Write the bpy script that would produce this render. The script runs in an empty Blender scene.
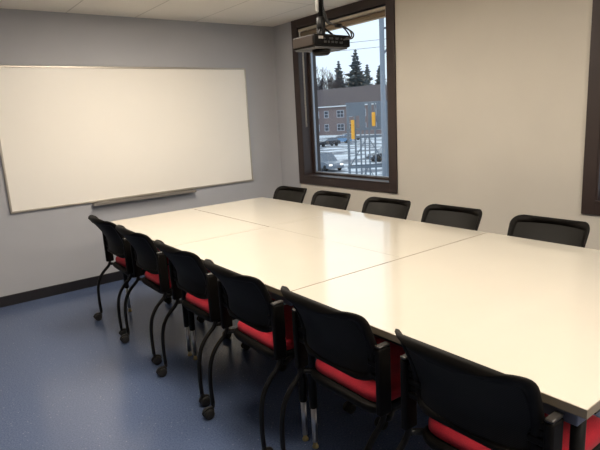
import bpy, bmesh, math, random
from mathutils import Vector, Matrix
random.seed(4)
S = bpy.context.scene
COL = S.collection
PI = math.pi

# ------------------------------------------------------------------ materials
def new_mat(name):
    m = bpy.data.materials.new(name); m.use_nodes = True
    nt = m.node_tree; b = nt.nodes['Principled BSDF']
    return m, nt, b
def srgb(r, g, b):
    f = lambda c: (c/255/12.92) if c/255 <= .04045 else ((c/255+.055)/1.055)**2.4
    return (f(r), f(g), f(b), 1)
def simple(name, col, rough=.5, metal=0, noise=0, scale=40, bump=0, spec=.5, coat=0):
    m, nt, b = new_mat(name)
    b.inputs['Base Color'].default_value = col
    b.inputs['Roughness'].default_value = rough
    b.inputs['Metallic'].default_value = metal
    b.inputs['Specular IOR Level'].default_value = spec
    b.inputs['Coat Weight'].default_value = coat
    if noise or bump:
        tc = nt.nodes.new('ShaderNodeTexCoord')
        n = nt.nodes.new('ShaderNodeTexNoise'); n.inputs['Scale'].default_value = scale
        n.inputs['Detail'].default_value = 4
        nt.links.new(tc.outputs['Object'], n.inputs['Vector'])
        if noise:
            mx = nt.nodes.new('ShaderNodeMixRGB'); mx.blend_type = 'MULTIPLY'
            mx.inputs['Fac'].default_value = noise
            mx.inputs['Color1'].default_value = col
            rp = nt.nodes.new('ShaderNodeValToRGB')
            rp.color_ramp.elements[0].position = .35; rp.color_ramp.elements[1].position = .65
            nt.links.new(n.outputs['Fac'], rp.inputs['Fac'])
            nt.links.new(rp.outputs['Color'], mx.inputs['Color2'])
            nt.links.new(mx.outputs['Color'], b.inputs['Base Color'])
        if bump:
            bp = nt.nodes.new('ShaderNodeBump'); bp.inputs['Strength'].default_value = bump
            bp.inputs['Distance'].default_value = .002
            nt.links.new(n.outputs['Fac'], bp.inputs['Height'])
            nt.links.new(bp.outputs['Normal'], b.inputs['Normal'])
    return m

M = {}
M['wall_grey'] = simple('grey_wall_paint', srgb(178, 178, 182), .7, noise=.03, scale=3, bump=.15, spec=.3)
M['wall_cream'] = simple('cream_wall_paint', srgb(206, 199, 187), .7, noise=.03, scale=3, bump=.15, spec=.3)
M['wall_dark'] = simple('low_bounce_dark_grey', srgb(118, 115, 112), .7, noise=.03, scale=3, bump=.15, spec=.3)  # for unseen walls, set dark to cut fill on chair backs and under the table
M['wood_brown'] = simple('dark_brown_frame_paint', srgb(54, 42, 39), .45, noise=.1, scale=8)
M['spacer'] = simple('pale_aluminium_spacer', srgb(150, 155, 165), .4, .6)
M['black_base'] = simple('black_vinyl_baseboard', srgb(30, 28, 32), .45)
M['table_top'] = simple('cream_white_laminate', srgb(196, 189, 175), .09, noise=.015, scale=4, spec=.75)
M['edge_band'] = simple('taupe_edge_band', srgb(128, 116, 98), .4)
M['black_metal'] = simple('black_powder_coat', srgb(16, 15, 15), .45, noise=.1, scale=60, spec=.3)
M['black_plastic'] = simple('black_plastic', srgb(17, 14, 11), .6, noise=.1, scale=90, spec=.15)
M['cap'] = simple('dark_grey_cap', srgb(48, 45, 42), .4)
M['chrome'] = simple('chrome', (.66, .66, .68, 1), .28, 1)
M['brass'] = simple('brass_foot', (.5, .4, .2, 1), .35, 1)
M['grey_metal'] = simple('grey_bracket_paint', srgb(120, 122, 135), .4, .3)
M['rubber'] = simple('dark_rubber', srgb(32, 30, 29), .6)
M['alu'] = simple('brushed_aluminium', srgb(190, 182, 170), .35, .7)
M['whiteboard'] = simple('whiteboard_enamel', srgb(248, 242, 232), .28, noise=.015, scale=2)
M['tray'] = simple('grey_tray_metal', srgb(150, 144, 136), .4, .5)
M['proj'] = simple('dark_projector_plastic', srgb(14, 12, 11), .55, noise=.08, scale=30, spec=.12)
M['proj_side'] = simple('lit_brown_projector_side', srgb(42, 34, 28), .5, spec=.15)  # light falling on the projector's side face, put into a lighter brown
M['proj_under'] = simple('grey_projector_base', srgb(88, 87, 87), .5)
M['lens'] = simple('black_lens_plastic', srgb(14, 13, 13), .5, spec=.2)
M['white_plastic'] = simple('white_plastic', srgb(225, 222, 215), .4)
M['label'] = simple('grey_label_print', srgb(165, 160, 155), .5)
M['blind_rail'] = simple('pale_blind_rail', srgb(188, 178, 162), .45)
M['blind_fabric'] = simple('tan_blind_fabric', srgb(140, 122, 100), .8, noise=.1, scale=120)
M['cable'] = simple('black_cable', srgb(20, 20, 20), .5)

def fabric_red():
    m, nt, b = new_mat('red_seat_fabric')
    tc = nt.nodes.new('ShaderNodeTexCoord')
    n = nt.nodes.new('ShaderNodeTexNoise'); n.inputs['Scale'].default_value = 350
    n2 = nt.nodes.new('ShaderNodeTexNoise'); n2.inputs['Scale'].default_value = 12
    r = nt.nodes.new('ShaderNodeValToRGB')
    r.color_ramp.elements[0].position = .3; r.color_ramp.elements[0].color = srgb(140, 12, 32)
    r.color_ramp.elements[1].position = .7; r.color_ramp.elements[1].color = srgb(192, 26, 46)
    mx = nt.nodes.new('ShaderNodeMath'); mx.operation = 'MULTIPLY_ADD'
    mx.inputs[1].default_value = .5; 
    nt.links.new(tc.outputs['Object'], n.inputs['Vector']); nt.links.new(tc.outputs['Object'], n2.inputs['Vector'])
    ml = nt.nodes.new('ShaderNodeMath'); ml.operation = 'MULTIPLY'; ml.inputs[1].default_value = .5
    nt.links.new(n2.outputs['Fac'], ml.inputs[0])
    nt.links.new(n.outputs['Fac'], mx.inputs[0]); nt.links.new(ml.outputs[0], mx.inputs[2])
    nt.links.new(mx.outputs[0], r.inputs['Fac']); nt.links.new(r.outputs['Color'], b.inputs['Base Color'])
    bp = nt.nodes.new('ShaderNodeBump'); bp.inputs['Strength'].default_value = .25; bp.inputs['Distance'].default_value = .001
    nt.links.new(n.outputs['Fac'], bp.inputs['Height']); nt.links.new(bp.outputs['Normal'], b.inputs['Normal'])
    b.inputs['Roughness'].default_value = .9
    b.inputs['Sheen Weight'].default_value = .05
    return m
M['red'] = fabric_red()

def mesh_fabric():
    m, nt, b = new_mat('dark_mesh_fabric')
    tc = nt.nodes.new('ShaderNodeTexCoord')
    sep = nt.nodes.new('ShaderNodeSeparateXYZ'); nt.links.new(tc.outputs['Object'], sep.inputs[0])
    outs = []
    for ax, sc in (('Y', 900), ('Z', 900)):
        a = nt.nodes.new('ShaderNodeMath'); a.operation = 'MULTIPLY'; a.inputs[1].default_value = sc
        s = nt.nodes.new('ShaderNodeMath'); s.operation = 'SINE'
        nt.links.new(sep.outputs[ax], a.inputs[0]); nt.links.new(a.outputs[0], s.inputs[0]); outs.append(s)
    p = nt.nodes.new('ShaderNodeMath'); p.operation = 'MULTIPLY'
    nt.links.new(outs[0].outputs[0], p.inputs[0]); nt.links.new(outs[1].outputs[0], p.inputs[1])
    r = nt.nodes.new('ShaderNodeValToRGB')
    r.color_ramp.elements[0].position = .1; r.color_ramp.elements[0].color = srgb(18, 16, 13)
    r.color_ramp.elements[1].position = .9; r.color_ramp.elements[1].color = srgb(38, 35, 29)
    nt.links.new(p.outputs[0], r.inputs['Fac']); nt.links.new(r.outputs['Color'], b.inputs['Base Color'])
    b.inputs['Roughness'].default_value = .6
    b.inputs['Specular IOR Level'].default_value = .2
    return m
M['mesh'] = mesh_fabric()

def floor_mat():
    m, nt, b = new_mat('blue_speckled_vinyl')
    tc = nt.nodes.new('ShaderNodeTexCoord')
    n = nt.nodes.new('ShaderNodeTexNoise'); n.inputs['Scale'].default_value = 130; n.inputs['Detail'].default_value = 2
    v = nt.nodes.new('ShaderNodeTexVoronoi'); v.inputs['Scale'].default_value = 30
    big = nt.nodes.new('ShaderNodeTexNoise'); big.inputs['Scale'].default_value = 1.5
    for q in (n, v, big): nt.links.new(tc.outputs['Object'], q.inputs['Vector'])
    r = nt.nodes.new('ShaderNodeValToRGB')
    e = r.color_ramp.elements
    e[0].position = .3; e[0].color = srgb(72, 86, 116)
    e[1].position = .7; e[1].color = srgb(96, 109, 138)
    nt.links.new(n.outputs['Fac'], r.inputs['Fac'])
    r2 = nt.nodes.new('ShaderNodeValToRGB'); r2.color_ramp.elements[0].position = .06; r2.color_ramp.elements[1].position = .13
    r2.color_ramp.elements[0].color = (1, 1, 1, 1); r2.color_ramp.elements[1].color = (0, 0, 0, 1)
    nt.links.new(v.outputs['Distance'], r2.inputs['Fac'])
    mx = nt.nodes.new('ShaderNodeMixRGB'); mx.inputs['Color2'].default_value = srgb(150, 156, 172)
    ml = nt.nodes.new('ShaderNodeMath'); ml.operation = 'MULTIPLY'; ml.inputs[1].default_value = .55
    nt.links.new(r2.outputs['Color'], ml.inputs[0]); nt.links.new(ml.outputs[0], mx.inputs['Fac'])
    nt.links.new(r.outputs['Color'], mx.inputs['Color1'])
    nt.links.new(mx.outputs['Color'], b.inputs['Base Color'])
    mr = nt.nodes.new('ShaderNodeMapRange'); mr.inputs['To Min'].default_value = .17; mr.inputs['To Max'].default_value = .22
    nt.links.new(big.outputs['Fac'], mr.inputs['Value']); nt.links.new(mr.outputs[0], b.inputs['Roughness'])
    bp = nt.nodes.new('ShaderNodeBump'); bp.inputs['Strength'].default_value = .004; bp.inputs['Distance'].default_value = .002
    nt.links.new(n.outputs['Fac'], bp.inputs['Height']); nt.links.new(bp.outputs['Normal'], b.inputs['Normal'])
    return m
M['floor'] = floor_mat()

def ceiling_mat():
    # 610 x 1220 acoustic tiles, thin joint lines; joints fall on x = -.34 - .61k and y = -1.09 + 1.22k
    m, nt, b = new_mat('acoustic_ceiling_tile')
    tc = nt.nodes.new('ShaderNodeTexCoord')
    sep = nt.nodes.new('ShaderNodeSeparateXYZ'); nt.links.new(tc.outputs['Object'], sep.inputs[0])
    ds = []
    for ax, off, per in (('X', .34, .61), ('Y', 1.09, 1.22)):
        a = nt.nodes.new('ShaderNodeMath'); a.operation = 'ADD'; a.inputs[1].default_value = off
        d = nt.nodes.new('ShaderNodeMath'); d.operation = 'PINGPONG'; d.inputs[1].default_value = per/2
        nt.links.new(sep.outputs[ax], a.inputs[0]); nt.links.new(a.outputs[0], d.inputs[0]); ds.append(d)
    mn = nt.nodes.new('ShaderNodeMath'); mn.operation = 'MINIMUM'
    nt.links.new(ds[0].outputs[0], mn.inputs[0]); nt.links.new(ds[1].outputs[0], mn.inputs[1])
    lt = nt.nodes.new('ShaderNodeMath'); lt.operation = 'LESS_THAN'; lt.inputs[1].default_value = .006
    nt.links.new(mn.outputs[0], lt.inputs[0])
    n = nt.nodes.new('ShaderNodeTexNoise'); n.inputs['Scale'].default_value = 90; nt.links.new(tc.outputs['Object'], n.inputs['Vector'])
    mx = nt.nodes.new('ShaderNodeMixRGB'); mx.inputs['Color1'].default_value = srgb(238, 231, 220); mx.inputs['Color2'].default_value = srgb(208, 200, 188)
    nt.links.new(lt.outputs[0], mx.inputs['Fac']); nt.links.new(mx.outputs['Color'], b.inputs['Base Color'])
    bp = nt.nodes.new('ShaderNodeBump'); bp.inputs['Strength'].default_value = .3; bp.inputs['Distance'].default_value = .002
    nt.links.new(n.outputs['Fac'], bp.inputs['Height']); nt.links.new(bp.outputs['Normal'], b.inputs['Normal'])
    b.inputs['Roughness'].default_value = .9
    return m
M['ceiling'] = ceiling_mat()

def glass_mat(name, tint=(.93, .96, .98, 1)):
    m = bpy.data.materials.new(name); m.use_nodes = True
    nt = m.node_tree; nt.nodes.clear()
    o = nt.nodes.new('ShaderNodeOutputMaterial'); mix = nt.nodes.new('ShaderNodeMixShader')
    t = nt.nodes.new('ShaderNodeBsdfTransparent'); t.inputs['Color'].default_value = tint
    g = nt.nodes.new('ShaderNodeBsdfGlossy'); g.inputs['Roughness'].default_value = .01
    lw = nt.nodes.new('ShaderNodeLayerWeight'); lw.inputs['Blend'].default_value = .5
    pw = nt.nodes.new('ShaderNodeMath'); pw.operation = 'POWER'; pw.inputs[1].default_value = 5
    ma = nt.nodes.new('ShaderNodeMath'); ma.operation = 'MULTIPLY_ADD'; ma.inputs[1].default_value = .8; ma.inputs[2].default_value = .025
    nt.links.new(lw.outputs['Facing'], pw.inputs[0]); nt.links.new(pw.outputs[0], ma.inputs[0])
    nt.links.new(ma.outputs[0], mix.inputs[0]); nt.links.new(t.outputs[0], mix.inputs[1]); nt.links.new(g.outputs[0], mix.inputs[2])
    nt.links.new(mix.outputs[0], o.inputs['Surface'])
    return m
M['glass'] = glass_mat('window_glass')

def emit(name, col, s):
    m = bpy.data.materials.new(name); m.use_nodes = True
    nt = m.node_tree; nt.nodes.clear()
    o = nt.nodes.new('ShaderNodeOutputMaterial'); e = nt.nodes.new('ShaderNodeEmission')
    e.inputs['Color'].default_value = col; e.inputs['Strength'].default_value = s
    nt.links.new(e.outputs[0], o.inputs['Surface']); return m
LAMP = 23.5
M['diffuser'] = emit('warm_lamp_diffuser', (1, .9, .77, 1), LAMP)
M['headlight'] = emit('car_headlight', (1, .97, .9, 1), 2.0)

# outdoors
M['brick'] = None
def brick_mat():
    m, nt, b = new_mat('red_brown_brick')
    tc = nt.nodes.new('ShaderNodeTexCoord'); br = nt.nodes.new('ShaderNodeTexBrick')
    br.inputs['Scale'].default_value = 3
    br.inputs['Color1'].default_value = srgb(122, 92, 90); br.inputs['Color2'].default_value = srgb(108, 82, 84); br.inputs['Mortar'].default_value = srgb(130, 115, 115)
    br.inputs['Mortar Size'].default_value = .01
    nt.links.new(tc.outputs['Object'], br.inputs['Vector']); nt.links.new(br.outputs['Color'], b.inputs['Base Color'])
    b.inputs['Roughness'].default_value = .9; return m
M['brick'] = brick_mat()
M['roof'] = simple('grey_brown_shingle', srgb(96, 86, 88), .9, noise=.15, scale=2)
M['snow'] = simple('white_snow', srgb(235, 238, 242), .8)
M['ext_glass'] = simple('dark_house_window_glass', srgb(60, 68, 82), .15)
M['ext_white'] = simple('white_window_trim', srgb(190, 195, 205), .6)
M['conifer'] = simple('dark_conifer_needles', srgb(78, 88, 92), .9, noise=.2, scale=2)
M['bark'] = simple('grey_bark', srgb(98, 90, 92), .9)
M['twig'] = simple('bare_grey_twigs', srgb(76, 70, 76), .9)
M['steel'] = simple('galvanised_blue_grey_steel', srgb(112, 122, 134), .5, .2, noise=.1, scale=5)
M['pole_grey'] = simple('pale_grey_pole_paint', srgb(126, 134, 146), .5)
M['yellow'] = simple('amber_yellow_paint', srgb(245, 176, 48), .5)
M['car_white'] = simple('silver_white_car_paint', srgb(196, 202, 210), .2, coat=.5)
M['car_dark'] = simple('dark_car_paint', srgb(40, 44, 54), .25, coat=.5)
M['car_grey'] = simple('grey_blue_car_paint', srgb(92, 104, 122), .25, coat=.5)
M['car_silver'] = simple('silver_grey_car_paint', srgb(108, 118, 132), .25, coat=.5)
M['car_blue'] = simple('pale_blue_car_paint', srgb(110, 150, 190), .25, coat=.5)
M['car_glass'] = simple('car_window_glass', srgb(96, 106, 120), .1, coat=.5)
M['tyre'] = simple('tyre_rubber', srgb(25, 25, 27), .8)
def ground_mat():
    m, nt, b = new_mat('wet_asphalt_with_snow')
    tc = nt.nodes.new('ShaderNodeTexCoord'); n = nt.nodes.new('ShaderNodeTexNoise')
    n.inputs['Scale'].default_value = .35; n.inputs['Detail'].default_value = 6
    nt.links.new(tc.outputs['Object'], n.inputs['Vector'])
    r = nt.nodes.new('ShaderNodeValToRGB'); e = r.color_ramp.elements
    e[0].position = .46; e[0].color = srgb(112, 116, 126); e[1].position = .56; e[1].color = srgb(222, 226, 232)
    nt.links.new(n.outputs['Fac'], r.inputs['Fac']); nt.links.new(r.outputs['Color'], b.inputs['Base Color'])
    b.inputs['Roughness'].default_value = .7; return m
M['ground'] = ground_mat()

# ------------------------------------------------------------------ mesh helpers
class MB:
    def __init__(s): s.bm = bmesh.new(); s.mats = []; s.mi = 0
    def use(s, m):
        if m not in s.mats: s.mats.append(m)
        s.mi = s.mats.index(m); return s
    def _tag(s, faces, smooth):
        for f in faces: f.material_index = s.mi; f.smooth = smooth
    def hull(s, vs, quads, smooth=False):
        v = [s.bm.verts.new(p) for p in vs]
        fs = []
        for q in quads:
            try: fs.append(s.bm.faces.new([v[i] for i in q]))
            except ValueError: pass
        s._tag(fs, smooth); return v, fs
    def box(s, x0, y0, z0, x1, y1, z1, bev=0, seg=2, mat=None):
        vs = [(x0,y0,z0),(x1,y0,z0),(x1,y1,z0),(x0,y1,z0),(x0,y0,z1),(x1,y0,z1),(x1,y1,z1),(x0,y1,z1)]
        if mat: vs = [mat @ Vector(p) for p in vs]
        v, f = s.hull(vs, [(0,3,2,1),(4,5,6,7),(0,1,5,4),(1,2,6,5),(2,3,7,6),(3,0,4,7)])
        if bev:
            es = list({e for fc in f for e in fc.edges})
            r = bmesh.ops.bevel(s.bm, geom=es, offset=bev, segments=seg, profile=.5, affect='EDGES')
            s._tag(r['faces'], True)
        return s
    def rings(s, loops, closed=True, cap=True, smooth=True):
        L = [[s.bm.verts.new(p) for p in lp] for lp in loops]
        n = len(L[0]); fs = []
        for a, b in zip(L, L[1:]):
            for i in range(n if closed else n-1):
                j = (i+1) % n
                fs.append(s.bm.faces.new((a[i], a[j], b[j], b[i])))
        s._tag(fs, smooth)
        if cap:
            c = [s.bm.faces.new(list(reversed(L[0]))), s.bm.faces.new(L[-1])]; s._tag(c, False)
        return L
    def tube(s, pts, r, n=10, cap=True):
        pts = [Vector(p) for p in pts]; loops = []; up = None
        rr = r if isinstance(r, (list, tuple)) else [r]*len(pts)
        for i, p in enumerate(pts):
            t = (pts[min(i+1, len(pts)-1)] - pts[max(i-1, 0)]).normalized()
            if up is None:
                up = Vector((0,1,0)) if abs(t.y) < .9 else Vector((1,0,0))
            a = (up - t*up.dot(t)).normalized(); b = t.cross(a); up = a
            loops.append([p + (a*math.cos(2*PI*k/n) + b*math.sin(2*PI*k/n))*rr[i] for k in range(n)])
        s.rings(loops, cap=cap); return s
    def lathe(s, prof, n=24, mat=None):
        loops = [[(r*math.cos(2*PI*k/n), r*math.sin(2*PI*k/n), z) for k in range(n)] for r, z in prof]
        if mat: loops = [[mat @ Vector(p) for p in lp] for lp in loops]
        s.rings(loops); return s
    def build(s, name, mat=None, parent=None, label=None):
        bmesh.ops.recalc_face_normals(s.bm, faces=s.bm.faces[:])
        me = bpy.data.meshes.new(name); s.bm.to_mesh(me); s.bm.free()
        for m in (s.mats or [mat]): me.materials.append(m)
        o = bpy.data.objects.new(name, me); COL.objects.link(o)
        if parent: o.parent = parent
        if label: o['label'] = label
        return o

def tag(o, label=None, cat=None, group=None, kind=None):
    if label: o['label'] = label
    if cat: o['category'] = cat
    if group: o['group'] = group
    if kind: o['kind'] = kind
    return o
def thing(name, label, cat, loc=(0,0,0), rz=0, group=None):
    o = bpy.data.objects.new(name, None); COL.objects.link(o)
    o.empty_display_size = .1
    o.location = loc; o.rotation_euler = (0, 0, rz)
    return tag(o, label, cat, group)
KIDS = {}
def children(o):
    return [c for c in bpy.data.objects if c.parent == o]
def copy_tree(o, parent=None):
    c = o.copy(); COL.objects.link(c)
    if parent: c.parent = parent
    for ch in children(o): copy_tree(ch, c)
    return c
def bez(p0, p1, p2, p3, n=10):
    p0, p1, p2, p3 = map(Vector, (p0, p1, p2, p3))
    return [p0*(1-t)**3 + p1*3*t*(1-t)**2 + p2*3*t*t*(1-t) + p3*t**3 for t in [i/n for i in range(n+1)]]
def spline(ctrl, n=6):
    P = [Vector(c) for c in ctrl]; P = [P[0]*2-P[1]] + P + [P[-1]*2-P[-2]]; out = []
    for i in range(1, len(P)-2):
        for k in range(n):
            t = k/n; a, b, c, d = P[i-1:i+3]
            out.append(.5*((2*b) + (c-a)*t + (2*a-5*b+4*c-d)*t*t + (3*b-a-3*c+d)*t**3))
    out.append(P[-2]); return out
def round_poly(corners, seg=6):
    """corners: (a, b, radius) in order -> list of rounded 2D points"""
    out = []; n = len(corners)
    for i in range(n):
        p = Vector(corners[i][:2]); r = corners[i][2]
        a = (Vector(corners[i-1][:2]) - p).normalized(); b = (Vector(corners[(i+1) % n][:2]) - p).normalized()
        ang = a.angle(b); d = r/math.tan(ang/2)
        d = min(d, (Vector(corners[i-1][:2])-p).length*.48, (Vector(corners[(i+1) % n][:2])-p).length*.48)
        s, e = p + a*d, p + b*d
        for k in range(seg+1):
            t = k/seg; out.append(s*(1-t)**2 + p*2*t*(1-t) + e*t*t)
    return out

# ------------------------------------------------------------------ room shell
H = 2.45; XL = -5.0; YF = -7.2; WT = .22
def struct(mb, name, mat):
    o = mb.build(name, mat); o['kind'] = 'structure'; return o
struct(MB().box(XL-.15, YF-.15, -.2, WT, .15, 0), 'floor', M['floor'])
struct(MB().box(XL-.15, YF-.15, H, WT, .15, H+.15), 'ceiling', M['ceiling'])
struct(MB().box(XL, 0, 0, 0, .15, H), 'wall_back', M['wall_grey'])
struct(MB().box(XL-.15, YF, 0, XL, .15, H), 'wall_left', M['wall_dark'])
struct(MB().box(XL, YF-.15, 0, 0, YF, H), 'wall_front', M['wall_dark'])
# window wall with two openings
O1 = (-1.715, -.441); DY = -3.055; ZB, ZT = .822, 2.378
O2 = (O1[0]+DY, O1[1]+DY)
mb = MB()
mb.use(M['wall_grey']).box(0, O1[1]+.085, 0, WT, .15, H)          # same grey as the back wall, from the corner to the window casing
mb.use(M['wall_cream'])
for a, b in ((YF, O2[0]), (O2[1], O1[0]), (O1[1], O1[1]+.085)): mb.box(0, a, 0, WT, b, H)
for o in (O1, O2):
    mb.box(0, o[0], 0, WT, o[1], ZB); mb.box(0, o[0], ZT, WT, o[1], H)
struct(mb, 'wall_right', M['wall_cream'])
struct(MB().box(XL, -.012, 0, -.012, 0, .0916, .003), 'baseboard_back', M['black_base'])
struct(MB().box(-.012, YF, 0, 0, 0, .0916, .003), 'baseboard_right', M['black_base'])
struct(MB().box(XL, YF, 0, XL+.012, 0, .0916, .003), 'baseboard_left', M['black_base'])

def window(n, o):
    y0, y1 = o
    root = bpy.data.objects.new('window_%d' % n, None); COL.objects.link(root); root['kind'] = 'structure'
    root.location = (0, (y0+y1)/2, ZB)
    def B(m, name, mat):
        ob = m.build(name, mat, root); ob.matrix_parent_inverse = Matrix.Translation(-root.location); return ob
    c = .085; m = MB()
    m.box(-.018, y0-c, ZB-c, 0, y0+.002, H-.002, .003).box(-.018, y1-.002, ZB-c, 0, y1+c, H-.002, .003)
    m.box(-.017, y0, ZB-c, 0, y1, ZB, .003).box(-.017, y0, ZT, 0, y1, H-.002, .003)
    B(m, 'casing', M['wood_brown'])
    t = .012; m = MB()    # lining of the reveal
    m.box(-.014, y0, ZB, WT, y0+t, ZT).box(-.014, y1-t, ZB, WT, y1, ZT).box(-.026, y0, ZB, WT, y1, ZB+t, .003).box(-.014, y0, ZT-t, WT, y1, ZT)
    B(m, 'reveal_lining', M['wood_brown'])
    m = MB(); f = .032; a, b = y0+t, y1-t; g = .105
    m.box(g, a, ZB+t, g+.05, a+f, ZT-t, .004).box(g, b-f, ZB+t, g+.05, b, ZT-t, .004)
    m.box(g, a+f, ZB+t, g+.05, b-f, ZB+t+f*.5, .004).box(g, a+f, ZT-t-f, g+.05, b-f, ZT-t, .004)
    B(m, 'sash', M['wood_brown'])
    m = MB(); a += f; b -= f; z0 = ZB+t+f*.5; z1 = ZT-t-f; q = .012
    m.box(g+.012, a, z0, g+.035, a+q, z1).box(g+.012, b-q, z0, g+.035, b, z1).box(g+.012, a+q, z0, g+.035, b-q, z0+q).box(g+.012, a+q, z1-q, g+.035, b-q, z1)
    B(m, 'glazing_bead', M['spacer'])
    m = MB(); m.box(g+.02, a+q, z0+q, g+.026, b-q, z1-q)
    B(m, 'pane', M['glass'])
window(1, O1); window(2, O2)

# roller blinds rolled up at the head of each window
def roller_blind(dy, label):
    y0, y1 = O1[0]+.016+dy, O1[1]-.016+dy
    r = thing('roller_blind', label, 'blind', (.03, (y0+y1)/2, 2.30), 0, None)
    L = (y1-y0)/2
    MB().box(-.035, -L, .025, .03, L, .052, .004).build('headrail', M['blind_rail'], r)
    m = MB(); m.tube([(.0, -L+.02, -.002), (.0, L-.02, -.002)], .026, 16); m.build('fabric_roll', M['blind_fabric'], r)
    m = MB(); m.box(-.012, -L+.03, -.036, -.002, L-.03, -.018, .003); m.build('hem_bar', M['blind_rail'], r)
    for s in (-1, 1):
        m = MB(); m.box(-.03, s*(L-.009)-.007, -.03, .028, s*(L-.009)+.007, .027, .004); m.build('end_bracket', M['white_plastic'], r)
    m = MB(); m.tube([(-.02, L-.035, -.02), (-.02, L-.035, -.95)], .0025, 6); m.tube([(-.02, L-.05, -.02), (-.02, L-.05, -.95)], .0025, 6)
    m.build('pull_cord', M['blind_rail'], r)
roller_blind(0, 'rolled-up tan roller blind at the head of the window with the view')
roller_blind(DY, 'rolled-up tan roller blind at the head of the window on the far right')

# ------------------------------------------------------------------ whiteboard
wl, wr, wt, wb_ = -2.8478, -.4078, 2.0053, .7895
wc = (wl+wr)/2
t = thing('whiteboard', 'wide blank whiteboard with slim metal frame on the grey wall', 'whiteboard', (wc, 0, wb_))
hw = (wr-wl)/2; hh = wt-wb_
MB().box(-hw+.008, -.016, .008, hw-.008, 0, hh-.008).build('writing_surface', M['whiteboard'], t)
m = MB(); f = .017
m.box(-hw, -.022, 0, hw, 0, f, .003).box(-hw, -.022, hh-f, hw, 0, hh, .003).box(-hw, -.022, f, -hw+f, 0, hh-f, .003).box(hw-f, -.022, f, hw, 0, hh-f, .003)
m.build('frame', M['alu'], t)
m = MB(); m.box(-2.17-wc, -.075, -.028, -1.146-wc, -.0, -.018, .003).box(-2.17-wc, -.078, -.028, -1.146-wc, -.072, .002, .002).box(-2.17-wc, -.006, -.028, -1.146-wc, 0, 0)
m.box(-2.172-wc, -.08, -.03, -2.162-wc, 0, -.004, .002).box(-1.154-wc, -.08, -.03, -1.144-wc, 0, -.004, .002)
m.build('pen_tray', M['tray'], t)

# ------------------------------------------------------------------ ceiling lamps (behind and beside the camera, over the table)
def ceiling_light(x, y, label):
    r = thing('ceiling_light', label, 'ceiling light', (x, y, H), 0, None)
    m = MB(); a, b = .30, .605
    m.box(-a, -b, -.02, a, -b+.03, 0).box(-a, b-.03, -.02, a, b, 0).box(-a, -b+.03, -.02, -a+.03, b-.03, 0).box(a-.03, -b+.03, -.02, a, b-.03, 0)
    m.build('frame', M['white_plastic'], r)
    MB().box(-a+.03, -b+.03, -.012, a-.03, b-.03, -.004).build('diffuser', M['diffuser'], r)
for x, y, lb in ((-2.475, -3.06, 'flush ceiling light over the middle of the chair row'),
                 (-2.475, -5.50, 'flush ceiling light behind the viewer'),
                 (-1.865, -1.70, 'flush ceiling light over the table end nearest the whiteboard'),
                 (-1.255, -5.50, 'flush ceiling light near the window wall, beyond the wide table')):
    ceiling_light(x, y, lb)

# ------------------------------------------------------------------ tables
TZ = .744; TT = .025
def table(name, x0, x1, y0, y1, inset, label, near=None):
    near = near or inset
    r = thing(name, label, 'table', ((x0+x1)/2, (y0+y1)/2, 0), 0)
    a, b = (x1-x0)/2, (y1-y0)/2
    m = MB(); m.box(-a+.0015, -b+.0015, TZ-TT, a-.0015, b-.0015, TZ, .0006, 1)
    m.build('tabletop', M['table_top'], r)
    m = MB(); e = .0018
    m.box(-a, -b, TZ-TT, a, -b+e, TZ-.001).box(-a, b-e, TZ-TT, a, b, TZ-.001).box(-a, -b+e, TZ-TT, -a+e, b-e, TZ-.001).box(a-e, -b+e, TZ-TT, a, b-e, TZ-.001)
    m.build('edge_band', M['edge_band'], r)
    ix, iy = a-.077, b-inset
    m = MB(); z0, z1 = TZ-TT-.05, TZ-TT-.001
    for s in (-1, 1):
        m.box(s*ix-.012, -iy+.04, z0, s*ix+.012, iy-.04, z1, .003)
        m.box(-ix+.04, s*iy-.012, z0, ix-.04, s*iy+.012, z1, .003)
    m.build('apron_rail', M['black_metal'], r)
    for sx in (-1, 1):
        for sy in (-1, 1):
            x, y = sx*ix, (b-inset if sy > 0 else -b+near)
            m = MB(); m.tube([(x, y, .20), (x, y, z1)], .0185, 14)
            lg = m.build('leg', M['black_metal'], r)
            m = MB(); m.box(x-.05, y+min(0, -sy*.13)-.02, z0+.002, x+.05, y+max(0, -sy*.13)+.02, z1+.0005, .004); m.build('mounting_plate', M['grey_metal'], lg)
            m = MB(); m.tube([(x, y, .03), (x, y, .205)], .0125, 14); m.build('chrome_extension', M['chrome'], lg)
            m = MB(); m.lathe([(.014, 0), (.015, .007), (.01, .012), (.008, .034)], 14, Matrix.Translation((x, y, 0))); m.build('foot', M['brass'], lg)
    return r
TX0, TXM, TX1 = -2.3216, -1.6002, -.8696
Y0, Y1, Y2, Y3 = -.8921, -2.0864, -3.2785, -4.4954
g = .0042; h = .0004
table('rectangular_table', TX0, TXM-g, Y1+g, Y0, .046, 'cream-topped rectangular table in the far left of the block, below the whiteboard tray')
table('rectangular_table', TXM, TX1, Y1+h, Y0, .046, 'cream-topped rectangular table in the far right of the block, toward the corner of the room')
table('rectangular_table', TX0, TXM-h, Y2+g, Y1, .03, 'cream-topped rectangular table in the middle of the block on the open floor side')
table('rectangular_table', TXM, TX1, Y2+g, Y1, .03, 'cream-topped rectangular table in the middle of the block, reflecting the window')
table('wide_table', TX0, TX1, Y3, Y2, .04, 'wide nearly square cream-topped table at the near end of the block', .052)

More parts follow.
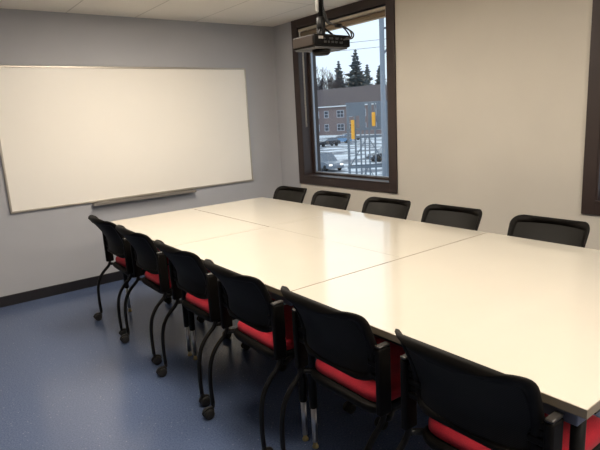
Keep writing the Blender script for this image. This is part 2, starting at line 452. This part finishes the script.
# ------------------------------------------------------------------ chairs (front is +x)
def back_x(y, z):
    k = (max(0, z-.63)/.205)**1.4
    x0 = -.247 - .128*k
    return x0 + (.050+.036*k)*min(1.35, (abs(y)/.215)**2.3)
def make_chair():
    r = thing('nesting_chair', 'x', 'chair')
    half = [(0, .54, .01), (.203, .545, .06), (.217, .69, .2), (.226, .836, .05)]
    right = half[1:]; left = [(-a, b, c) for a, b, c in reversed(right)]
    out = round_poly(right + left, 7)
    cen = Vector((0, .69)); n = len(out)
    inn = []
    for i, p in enumerate(out):
        tdir = (out[(i+1) % n] - out[i-1]).normalized(); nr = Vector((tdir.y, -tdir.x))
        if nr.dot(p-cen) < 0: nr = -nr
        inn.append(p - nr*(.026 + .012*max(0, nr.y)))
    # smooth the inner outline
    for _ in range(6): inn = [inn[i]*.5 + (inn[i-1]+inn[(i+1) % n])*.25 for i in range(n)]
    def pt(p, d): return Vector((back_x(p.x, p.y)+d, p.x, p.y))
    loops = []
    mid = [(o*.6+i*.4) for o, i in zip(out, inn)]
    o1 = [(o*.86+i*.14) for o, i in zip(out, inn)]
    prof = [(out, 0), (o1, .009), (mid, .012), (inn, .006), (inn, -.006), (mid, -.012), (o1, -.009), (out, 0)]
    m = MB()
    L = [[m.bm.verts.new(pt(p, d)) for p in lp] for lp, d in prof[:-1]]; L.append(L[0])
    fs = []
    for a, b in zip(L, L[1:]):
        for i in range(n):
            j = (i+1) % n; fs.append(m.bm.faces.new((a[i], a[j], b[j], b[i])))
    m._tag(fs, True); m.build('back_frame', M['black_plastic'], r)
    m = MB(); ci = sum(inn, Vector((0, 0)))/n
    for d in (.002, -.002):
        lps = [[pt(ci + (p-ci)*s, d) for p in inn] for s in (1.03, .85, .65, .45, .25, .1)]
        LL = m.rings(lps, cap=False)
        f = m.bm.faces.new(LL[-1]); m._tag([f], True)
    m.build('back_mesh', M['mesh'], r)
    # seat
    def outline(x0, x1, w0, w1, rad): return round_poly([(x0, -w0, rad), (x1, -w1, rad), (x1, w1, rad), (x0, w0, rad)], 7)
    so = outline(-.19, .25, .203, .207, .075)
    c2 = Vector((.03, 0))
    def lp(sc, z, crown=0, O=so):
        res = []
        for p in O:
            q = c2 + (p-c2)*sc; dip = -.012*max(0, (q.x-.12)/.13)**2
            res.append((q.x, q.y, z + dip))
        return res
    m = MB()
    lps = [lp(.97, .446), lp(1, .455), lp(1.0, .474), lp(.97, .487), lp(.88, .494), lp(.65, .493), lp(.35, .488), lp(.08, .487)]
    m.rings(lps); m.build('seat_cushion', M['red'], r)
    ss = outline(-.215, .262, .211, .211, .085); c2b = c2
    m = MB(); m.rings([lp(.85, .408, O=ss), lp(.97, .414, O=ss), lp(1, .428, O=ss), lp(1, .441, O=ss), lp(.97, .4465, O=ss)])
    m.build('seat_shell', M['black_plastic'], r)
    yy = .236
    for s in (-1, 1):
        y = s*yy
        # upright blade
        m = MB(); m.box(-.234, y-.013, .445, -.176, y+.013, .695, .008, 3)
        up = m.build('upright', M['black_plastic'], r)
        m = MB(); m.box(-.233, y-.012, .6945, -.177, y+.012, .7045, .0045, 2); m.build('end_cap', M['cap'], up)
        # bracket joining upright to the back
        m = MB()
        for k in range(5):
            z = .565+.024*k
            m.box(-.222+.004*(k % 2), min(s*.175, s*.226), z, -.19, max(s*.175, s*.226), z+.021, .004)
        m.build('back_bracket', M['black_plastic'], r)
        # side rail under the seat
        yi = s*.198
        m = MB(); m.tube([(-.205, y, .425), (-.18, y, .419), (-.15, s*.215, .415), (-.12, yi, .413), (.08, yi, .411), (.16, yi, .405)], .0115, 10)
        m.build('side_rail', M['black_metal'], r)
        rear = spline([(-.205, y, .47), (-.207, y, .44), (-.222, y, .41), (-.268, y, .368), (-.303, y, .315), (-.321, y, .245), (-.325, y, .15), (-.322, y, .066)], 5)
        front = spline([(.15, yi, .405), (.185, yi, .38), (.215, yi, .33), (.225, yi, .25), (.225, yi, .15), (.222, yi, .066)], 5)
        for path, tr in ((rear, -.03 if s > 0 else .012), (front, -.012)):
            m = MB(); m.tube(path, .0108, 10); lg = m.build('leg', M['black_metal'], r)
            e = path[-1]; cx = e.x+tr; cy = e.y
            m = MB()
            m.tube([(e.x, cy, .05), (e.x, cy, .075)], .009, 8)
            for d in (-.014, .014):
                m.lathe([(.006, -.008), (.023, -.009), (.0265, -.005), (.0265, .005), (.023, .009), (.006, .008)], 18,
                        Matrix.Translation((cx, cy+d, .0265)) @ Matrix.Rotation(PI/2, 4, 'X'))
            hood = [(cx+.0285*math.cos(a), cy, .0265+.0285*math.sin(a)) for a in [math.radians(q) for q in range(10, 171, 20)]]
            m.tube([(e.x, cy, .055), (cx, cy, .05)], .008, 8)
            m.tube(hood, [.0075]*len(hood), 8)
            m.build('caster', M['rubber'], lg)
    return r
proto = make_chair()
left = [(-2.147, -1.186, 'red-seated black chair on the open floor side, at the whiteboard end of the row'),
        (-2.140, -1.768, 'red-seated black chair, second from the whiteboard in the row on the open floor side'),
        (-2.142, -2.414, 'red-seated black chair, third from the whiteboard in the row on the open floor side'),
        (-2.147, -3.013, 'red-seated black chair, third from the viewer in the row on the open floor side'),
        (-2.132, -3.610, 'red-seated black chair with its tall curved back across the seam before the wide near table'),
        (-2.132, -4.190, 'red-seated black chair closest to the viewer, at the near corner of the wide table')]
right = [(-1.012, -1.172, 'black mesh-back chair facing the viewer in the room corner, left of the window'),
         (-1.012, -1.740, 'black mesh-back chair facing the viewer, under the left part of the window with the view'),
         (-1.012, -2.362, 'black mesh-back chair facing the viewer, under the right edge of the window with the view'),
         (-1.012, -2.931, 'black mesh-back chair against the bare cream wall, behind the table seam'),
         (-1.012, -3.57, 'black mesh-back chair on the window wall side, closest to the right edge')]
first = True
for lst, rz, grp in ((left, 0, 'chairs along the open floor side'), (right, PI, 'chairs along the window wall side')):
    for x, y, lb in lst:
        c = proto if first else copy_tree(proto)
        first = False
        c.location = (x, y, 0); c.rotation_euler = (0, 0, rz + random.uniform(-.012, .012))
        tag(c, lb, 'chair', grp)

# ------------------------------------------------------------------ projector
def projector():
    px, py, pz = -1.51, -2.55, 1.854
    W, D, Hh = .285, .215, .076
    r = thing('ceiling_projector', 'dark projector with cables hanging from a ceiling pole before the window', 'projector', (px, py, pz))
    m = MB(); m.use(M['proj']).box(0, 0, .006, W, D, Hh, .012, 3); m.build('body', M['proj'], r)
    m = MB(); m.box(-.004, .012, .012, .002, D-.012, Hh-.006, .003); m.build('lit_side_face', M['proj_side'], r)
    m = MB(); m.box(.012, .008, -.004, W-.02, D-.012, .008, .004); m.build('base_plate', M['proj_under'], r)
    m = MB(); m.lathe([(.02, -.036), (.042, -.036), (.054, -.024), (.056, -.002)], 28, Matrix.Translation((.108, .07, 0))); m.build('lens_ring', M['lens'], r)
    # rear panel with ports, jack row and a blurred badge
    m = MB(); m.box(.018, -.003, .014, W-.018, .004, Hh-.01, .002); pn = m.build('port_panel', M['proj'], r)
    m = MB()
    for i, (x, z, w) in enumerate(((.07, .026, .018), (.10, .026, .012), (.125, .026, .02), (.155, .026, .02), (.19, .024, .026), (.07, .045, .01), (.11, .046, .03), (.16, .046, .022), (.2, .046, .012))):
        m.box(x, -.0055, z, x+w, .0, z+.011, .001)
    m.build('port', M['cap'], pn)
    MB().box(.03, -.0045, .047, .064, 0, .062, .001).build('badge', M['label'], pn)
    m = MB()
    for i in range(8): m.box(.225+.004*0, -.005, .018+.006*i, .26, 0, .0205+.006*i)
    m.build('vent_grille', M['black_plastic'], pn)
    # bracket and pole
    bx, by = .125, .085
    m = MB(); m.box(bx-.05, by-.04, Hh-.002, bx+.08, by+.07, Hh+.008, .003).box(bx-.012, by-.025, Hh+.006, bx+.014, by+.03, Hh+.075, .004)
    for dx, dy in ((-.04, -.03), (.07, -.03), (.07, .06)): m.tube([(bx+dx, by+dy, Hh+.004), (bx, by, Hh+.06)], .006, 8)
    m.lathe([(.02, Hh+.04), (.026, Hh+.05), (.026, Hh+.10), (.02, Hh+.11)], 16, Matrix.Translation((bx, by, 0)))
    m.build('mount_bracket', M['black_metal'], r)
    m = MB(); m.tube([(bx, by, Hh+.05), (bx, by, H-pz-.012)], .013, 16)
    m.lathe([(.055, H-pz-.014), (.055, H-pz-.001), (.02, H-pz-.0005)], 20, Matrix.Translation((bx, by, 0)))
    m.build('ceiling_pole', M['proj'], r)
    m = MB(); m.tube([(bx-.026, by-.004, Hh+.135), (bx-.026, by-.004, H-pz-.001)], .009, 10); m.build('cable_conduit', M['white_plastic'], r)
    for k, (x, z) in enumerate(((.268, .05), (.255, .056), (.24, .046))):
        c = spline([(x-.02, -.006, z), (x+.004, -.03-.004*k, z+.006), (x+.008-.012*k, -.03, z+.036+.006*k), (.225-.012*k, .0, .122+.004*k), (.18, .04, .140), (bx+.035, by-.02, .152+.01*k), (bx+.018, by-.01, .19+.02*k), (bx+.018, by-.004, .30), (bx+.018, by, H-pz-.001)], 6)
        m = MB(); m.tube(c, .0045, 8); m.build('cable', M['cable'], r)
    m = MB(); m.box(.17, -.008, .118, .215, .014, .136, .004); m.build('cable_adapter', M['black_plastic'], r)
projector()

# ------------------------------------------------------------------ outdoors, seen through the window from an upper floor
GZ = -4.0
o = MB().box(1.2, -60, GZ-.3, 320, 330, GZ).build('parking_ground', M['ground']); o['kind'] = 'structure'

def rot_at(x, y, ang): return Matrix.Translation((x, y, GZ)) @ Matrix.Rotation(ang, 4, 'Z')

def apartment():
    A = Vector((80, 104.5)); u = Vector((.235, -.972)).normalized()
    st = A - u*12
    ang = math.atan2(u.y, u.x)
    r = thing('brick_building', 'two-storey brick building with grey hip roof beyond the parked cars', 'building', (st.x, st.y, GZ), ang)
    # local: x along the facade, y = away from the viewer
    Lg, Dp, Hw = 40, 14, 7.4
    MB().box(0, 0, 0, Lg, Dp, Hw).build('brick_wall', M['brick'], r)
    ov = .5
    m = MB(); z = Hw; rz_ = Hw+4.6
    m.hull([(-ov, -ov, z), (Lg+ov, -ov, z), (Lg+ov, Dp+ov, z), (-ov, Dp+ov, z), (7, Dp/2, rz_), (Lg-7, Dp/2, rz_)], [(3, 2, 1, 0), (0, 1, 5, 4), (1, 2, 5), (2, 3, 4, 5), (3, 0, 4)])
    rf = m.build('roof', M['roof'], r)
    MB().box(-ov-.1, -ov-.15, Hw-.15, Lg+ov+.1, -ov+.15, Hw+.1).build('snowy_gutter', M['snow'], rf)
    MB().box(-.15, -.4, 0, Lg+.15, 0, .5).build('snow_bank', M['snow'], r)
    xs = [4.5, 8.2, 11, 14.2, 17.6, 20.2, 24, 27.5, 31, 35]
    for zz in (1.5, 4.7):
        for i, x in enumerate(xs):
            w = (2.1, 1.0, 1.3)[i % 3]
            m = MB(); m.use(M['ext_white']); e = .12
            m.box(x, -.08, zz, x+e, .02, zz+1.7).box(x+w-e, -.08, zz, x+w, .02, zz+1.7).box(x+e, -.08, zz, x+w-e, .02, zz+e).box(x+e, -.08, zz+1.7-e, x+w-e, .02, zz+1.7).box(x+e, -.06, zz+.8, x+w-e, .02, zz+.9)
            if i % 3 == 0: m.box(x+w/2-.05, -.06, zz, x+w/2+.05, .02, zz+1.7)
            wd = m.build('window_frame', None, r)
            MB().box(x+.06, -.03, zz+.06, x+w-.06, .03, zz+1.64).build('pane', M['ext_glass'], wd)
apartment()

def car(x, y, ang, mat, label, suv=False, lights=True):
    r = thing('car', label, 'car', (x, y, GZ), ang, 'cars in the parking lot')
    hgt = 1.72 if suv else 1.45
    prof = [(-2.2, .35), (-2.25, .75), (-2.1, .95), (-1.2 if not suv else -1.9, 1.0), (1.0, .98), (2.0, .82), (2.2, .6), (2.2, .35)]
    m = MB(); w = .86
    loops = []
    for yy, sc in ((-w, .96), (-w+.06, 1), (w-.06, 1), (w, .96)):
        loops.append([(px*sc, yy, .35+(pz-.35)*sc) for px, pz in prof])
    m.rings(loops, smooth=False); b = m.build('body', mat, r)
    cab = [(-1.9, .96), (-1.45 if not suv else -1.8, hgt-.06), (-.9, hgt), (.1, hgt), (1.05, .95)]
    m = MB(); m.rings([[(px, yy*(1-.16*(pz-.95)/(hgt-.95)), pz) for px, pz in cab] for yy in (-.8, .8)], smooth=False); gh = m.build('window_glass', M['car_glass'], r)
    m = MB(); m.box(-1.5 if not suv else -1.8, -.69, hgt-.04, .15, .69, hgt+.02, .02); m.build('roof_panel', mat, r)
    for sx in (-1.35, 1.35):
        for sy in (-.78, .78):
            m = MB(); m.lathe([(.1, -.1), (.31, -.1), (.33, -.06), (.33, .06), (.31, .1), (.1, .1)], 16, Matrix.Translation((sx, sy, .33)) @ Matrix.Rotation(PI/2, 4, 'X')); m.build('wheel', M['tyre'], r)
    for sy in (-.6, .6):
        m = MB(); m.box(2.1, sy-.17, .6, 2.21, sy+.17, .76, .03); m.build('headlight', M['headlight'] if lights else M['ext_white'], r)
    return r
car(30.6, 35.6, math.radians(-128+25), M['car_silver'], 'silver-grey car facing the window with bright headlights, nearest in the lot', True)
car(57.2, 66.6, math.radians(170), M['car_dark'], 'dark car parked farther back, left of a pale blue car', False, False)
car(64, 71, math.radians(150), M['car_blue'], 'pale blue car parked behind the dark car near the building', False, False)
car(72.0, 76.5, math.radians(-20), M['car_white'], 'silver car parked by the snow bank, seen between the steel posts', False, False)
car(40.5, 36.6, math.radians(160), M['car_dark'], 'dark car parked behind the steel posts on the right', True, False)

def farther(x, y, hgt, k):
    # the same direction from the room, k times as far and as tall
    return -3.52+(x+3.52)*k, -5+(y+5)*k, (hgt+GZ-1.465)*k + 1.465-GZ
def conifer(x, y, hgt, rad, label, k=1):
    x, y, hgt = farther(x, y, hgt, k); rad *= k
    r = thing('conifer_tree', label, 'tree', (x, y, GZ), random.uniform(0, 6), 'evergreens behind the building')
    m = MB(); m.tube([(0, 0, 0), (0, 0, hgt*.5), (0, 0, hgt*.98)], [.35, .25, .04], 8); m.build('trunk', M['bark'], r)
    m = MB(); rnd = random.Random(int(x*100))
    n = 26
    for i in range(n):
        f = i/(n-1); z0 = hgt*(.16+.83*f)
        R = rad*(1-f)**.72*rnd.uniform(.65, 1.3)+.35
        k = 9 if f < .7 else 6
        for j in range(k):
            a = 2*PI*j/k + rnd.random()*.8; rr = R*rnd.uniform(.6, 1.1); wd = .55+.22*rr*.5
            c, s_ = math.cos(a), math.sin(a); dz = rr*rnd.uniform(-.05, .4); z = z0 + rnd.uniform(-.6, .6)*(1-f)
            # a drooping bough: closed wedge with thickness
            p = [(0, 0, z+.4), (c*rr*.6-s_*wd, s_*rr*.6+c*wd, z-dz*.5), (c*rr, s_*rr, z-dz+.15*rr), (c*rr*.6+s_*wd, s_*rr*.6-c*wd, z-dz*.5), (c*rr*.5, s_*rr*.5, z-dz*.3+.35), (c*rr*.5, s_*rr*.5, z-dz-.35)]
            m.hull(p, [(0, 1, 4), (1, 2, 4), (2, 3, 4), (3, 0, 4), (1, 0, 5), (2, 1, 5), (3, 2, 5), (0, 3, 5)])
    m.build('needle_boughs', M['conifer'], r)
conifer(109.8, 121.7, 21.6, 4.6, 'dark evergreen with a narrow top left of the tallest evergreen', 1.15)
conifer(113.7, 118.1, 24.6, 6.2, 'tallest dark evergreen rising behind the brick building')
conifer(116.2, 115.7, 20.0, 3.8, 'slim dark evergreen just right of the tallest evergreen', 1.17)
conifer(118.9, 113.0, 19.4, 4.4, 'dark evergreen half hidden behind the tall pale pole', 1.03)

def bare_tree(x, y, hgt, label, k=1, sp=.5):
    x, y, hgt = farther(x, y, hgt, k)
    r = thing('bare_tree', label, 'tree', (x, y, GZ), 0, 'bare trees behind the building')
    rnd = random.Random(int(x*77+y)); m = MB(); tw = MB()
    def grow(p, d, L, rad, lev):
        q = p + d*L
        (m if lev < 2 else tw).tube([p, (p+q)/2 + Vector((rnd.uniform(-.1, .1), rnd.uniform(-.1, .1), 0))*L*.3, q], [max(.03, rad), max(.04, rad*.8), max(.04, rad*.6)], 5 if lev < 3 else 3)
        if lev == 5: return
        for k in range((6, 4, 4, 3, 3)[lev]):
            nd = (d*.9 + Vector((rnd.uniform(-1, 1), rnd.uniform(-1, 1), rnd.uniform(-.1, .7)))*sp*1.3).normalized()
            grow(p + d*L*rnd.uniform(.55, 1), nd, L*rnd.uniform(.6, .8), rad*.58, lev+1)
    grow(Vector((0, 0, 0)), Vector((0, 0, 1)), hgt*.36, .28, 0)
    m.build('trunk', M['bark'], r); tw.build('twigs', M['twig'], r)
for (x, y, hg, lb), k in zip(((106.0, 125.5, 21, 'bare grey tree at the left edge of the window view'),
                     (101.5, 121, 17.5, 'lower bare tree at the far left of the window view'),
                     (110, 117.5, 16.5, 'bare tree in front of the narrow-topped evergreen'),
                     (113, 113.5, 15.5, 'bare tree below the tallest evergreen'),
                     (116, 110, 16, 'bare tree below the slim evergreen'),
                     (118, 106, 16.5, 'bare tree right behind the tall pale pole')), (1.0, 1.2, 1.32, 1.45, 1.32, 1.2)):
    bare_tree(x, y, hg, lb, k)

# steel tower with upright posts just outside
def steel_frame():
    P0 = Vector((5.95, 5.31)); P1 = Vector((6.66, 4.61)); u = (P1-P0).normalized(); L = (P1-P0).length
    r = thing('steel_frame', 'tall blue-grey steel lattice frame of upright posts right outside the window', 'steel frame', (P0.x, P0.y, GZ), math.atan2(u.y, u.x))
    pos = [0, .18, .32, .43, .545, .70, 1.0]
    wd = [.03, .02, .022, .018, .02, .022, .05]
    top = 1.74-GZ
    for p, w in zip(pos, wd):
        MB().box(p-w, -w, 0, p+w, w, top).build('post', M['steel'], r)
        MB().box(p-.018, .5, 0, p+.018, .536, top-.1).build('post', M['steel'], r)
    for z in (1.72, 1.05, .85, .06, -.9, -1.9, -2.9):
        MB().box(-.05, -.028, z-GZ-.025, L+.05, .028, z-GZ+.025).build('rail', M['steel'], r)
        MB().box(-.05, .5, z-GZ-.02, L+.05, .54, z-GZ+.02).build('rail', M['steel'], r)
    m = MB(); m.box(.02, -.012, 1.4-GZ, .30, .012, 1.72-GZ).box(.30, -.012, 1.05-GZ, .43, .012, 1.72-GZ).box(.53, -.012, 1.05-GZ, .62, .012, 1.72-GZ).box(.74, -.012, 1.05-GZ, .97, .012, 1.72-GZ)
    m.build('infill_plate', M['steel'], r)
    m = MB()
    for a, b in ((.06, .85), (-.9, .06)):
        m.tube([(0, .04, a-GZ), (L*.5, .04, b-GZ)], .012, 6); m.tube([(L, .04, a-GZ), (L*.5, .04, b-GZ)], .012, 6)
    m.build('diagonal_brace', M['steel'], r)
steel_frame()
def signal(x, y, z0, z1, label):
    r = thing('yellow_signal_head', label, 'signal', (x, y, z0), math.radians(-45), 'yellow signal heads')
    h_ = z1-z0; w = .045
    MB().box(-w, -.05, 0, w, .04, h_, .012).build('housing', M['yellow'], r)
    for k in range(3):
        zc = h_*(.19+.31*k)
        m = MB(); m.lathe([(.034, -.002), (.034, .012), (.03, .02)], 14, Matrix.Translation((0, -.05, zc)) @ Matrix.Rotation(PI/2, 4, 'X')); m.build('lamp_lens', M['yellow'], r)
    MB().box(-.012, .04, h_*.4, .012, .09, h_*.5).build('bracket', M['steel'], r)
signal(5.95, 5.13, .81, 1.30, 'lower amber-yellow signal head on the left of the steel frame')
signal(6.33, 4.75, 1.12, 1.47, 'higher amber-yellow signal head on the right of the steel frame')

def pole():
    r = thing('utility_pole', 'tall pale grey pole with diagonal brace at the right of the window view', 'pole', (5.165, 3.285, GZ))
    m = MB(); m.tube([(0, 0, 0), (0, 0, 9.5)], .055, 14); m.build('shaft', M['pole_grey'], r)
    m = MB(); m.tube([(0, 0, 6.66), (.35, -.35, 7.25)], .022, 8); m.build('diagonal_brace', M['pole_grey'], r)
    m = MB(); m.tube([(0, 0, 7.22), (.9, -.9, 7.28)], .022, 8); m.build('cross_arm', M['pole_grey'], r)
    MB().box(-.12, -.12, 0, .12, .12, .05).build('base_plate', M['steel'], r)
pole()
for za, lb in ((6.7, 'upper overhead wire crossing the sky in the window'), (6.2, 'lower overhead wire crossing the sky in the window')):
    a = Vector((10, 37.2, za-.35)); b = Vector((38, 10.7, za+.75))
    pts = [a.lerp(b, i/16) + Vector((0, 0, -.4*(1-(2*i/16-1)**2))) for i in range(17)]
    m = MB(); m.tube(pts, .014, 6); w = m.build('overhead_wire', M['cable']); tag(w, lb, 'wire', 'overhead wires')

# ------------------------------------------------------------------ sky light
w = bpy.data.worlds.new('overcast_sky'); S.world = w; w.use_nodes = True
bg = w.node_tree.nodes['Background']; bg.inputs['Color'].default_value = (.82, .92, 1.0, 1); bg.inputs['Strength'].default_value = 1.3

# ------------------------------------------------------------------ camera
cam = bpy.data.cameras.new('camera'); co = bpy.data.objects.new('camera', cam); COL.objects.link(co)
yaw, pitch, roll, f = .6428, -.2044, -.0557, 522.85
sy, cy = math.sin(yaw), math.cos(yaw)
fw = Vector((sy*math.cos(pitch), cy*math.cos(pitch), math.sin(pitch))); rt = Vector((cy, -sy, 0)); up = rt.cross(fw)
r2 = rt*math.cos(roll) + up*math.sin(roll); u2 = -rt*math.sin(roll) + up*math.cos(roll)
co.matrix_world = Matrix(((r2.x, u2.x, -fw.x, -3.521), (r2.y, u2.y, -fw.y, -4.9985), (r2.z, u2.z, -fw.z, 1.4651), (0, 0, 0, 1)))
cam.sensor_width = 36; cam.lens = f/600*36; cam.clip_end = 1000; cam.clip_start = .02
S.camera = co
vs = S.view_settings; vs.view_transform = 'Standard'; vs.look = 'None'; vs.gamma = 1; vs.exposure = 0; vs.use_curve_mapping = False
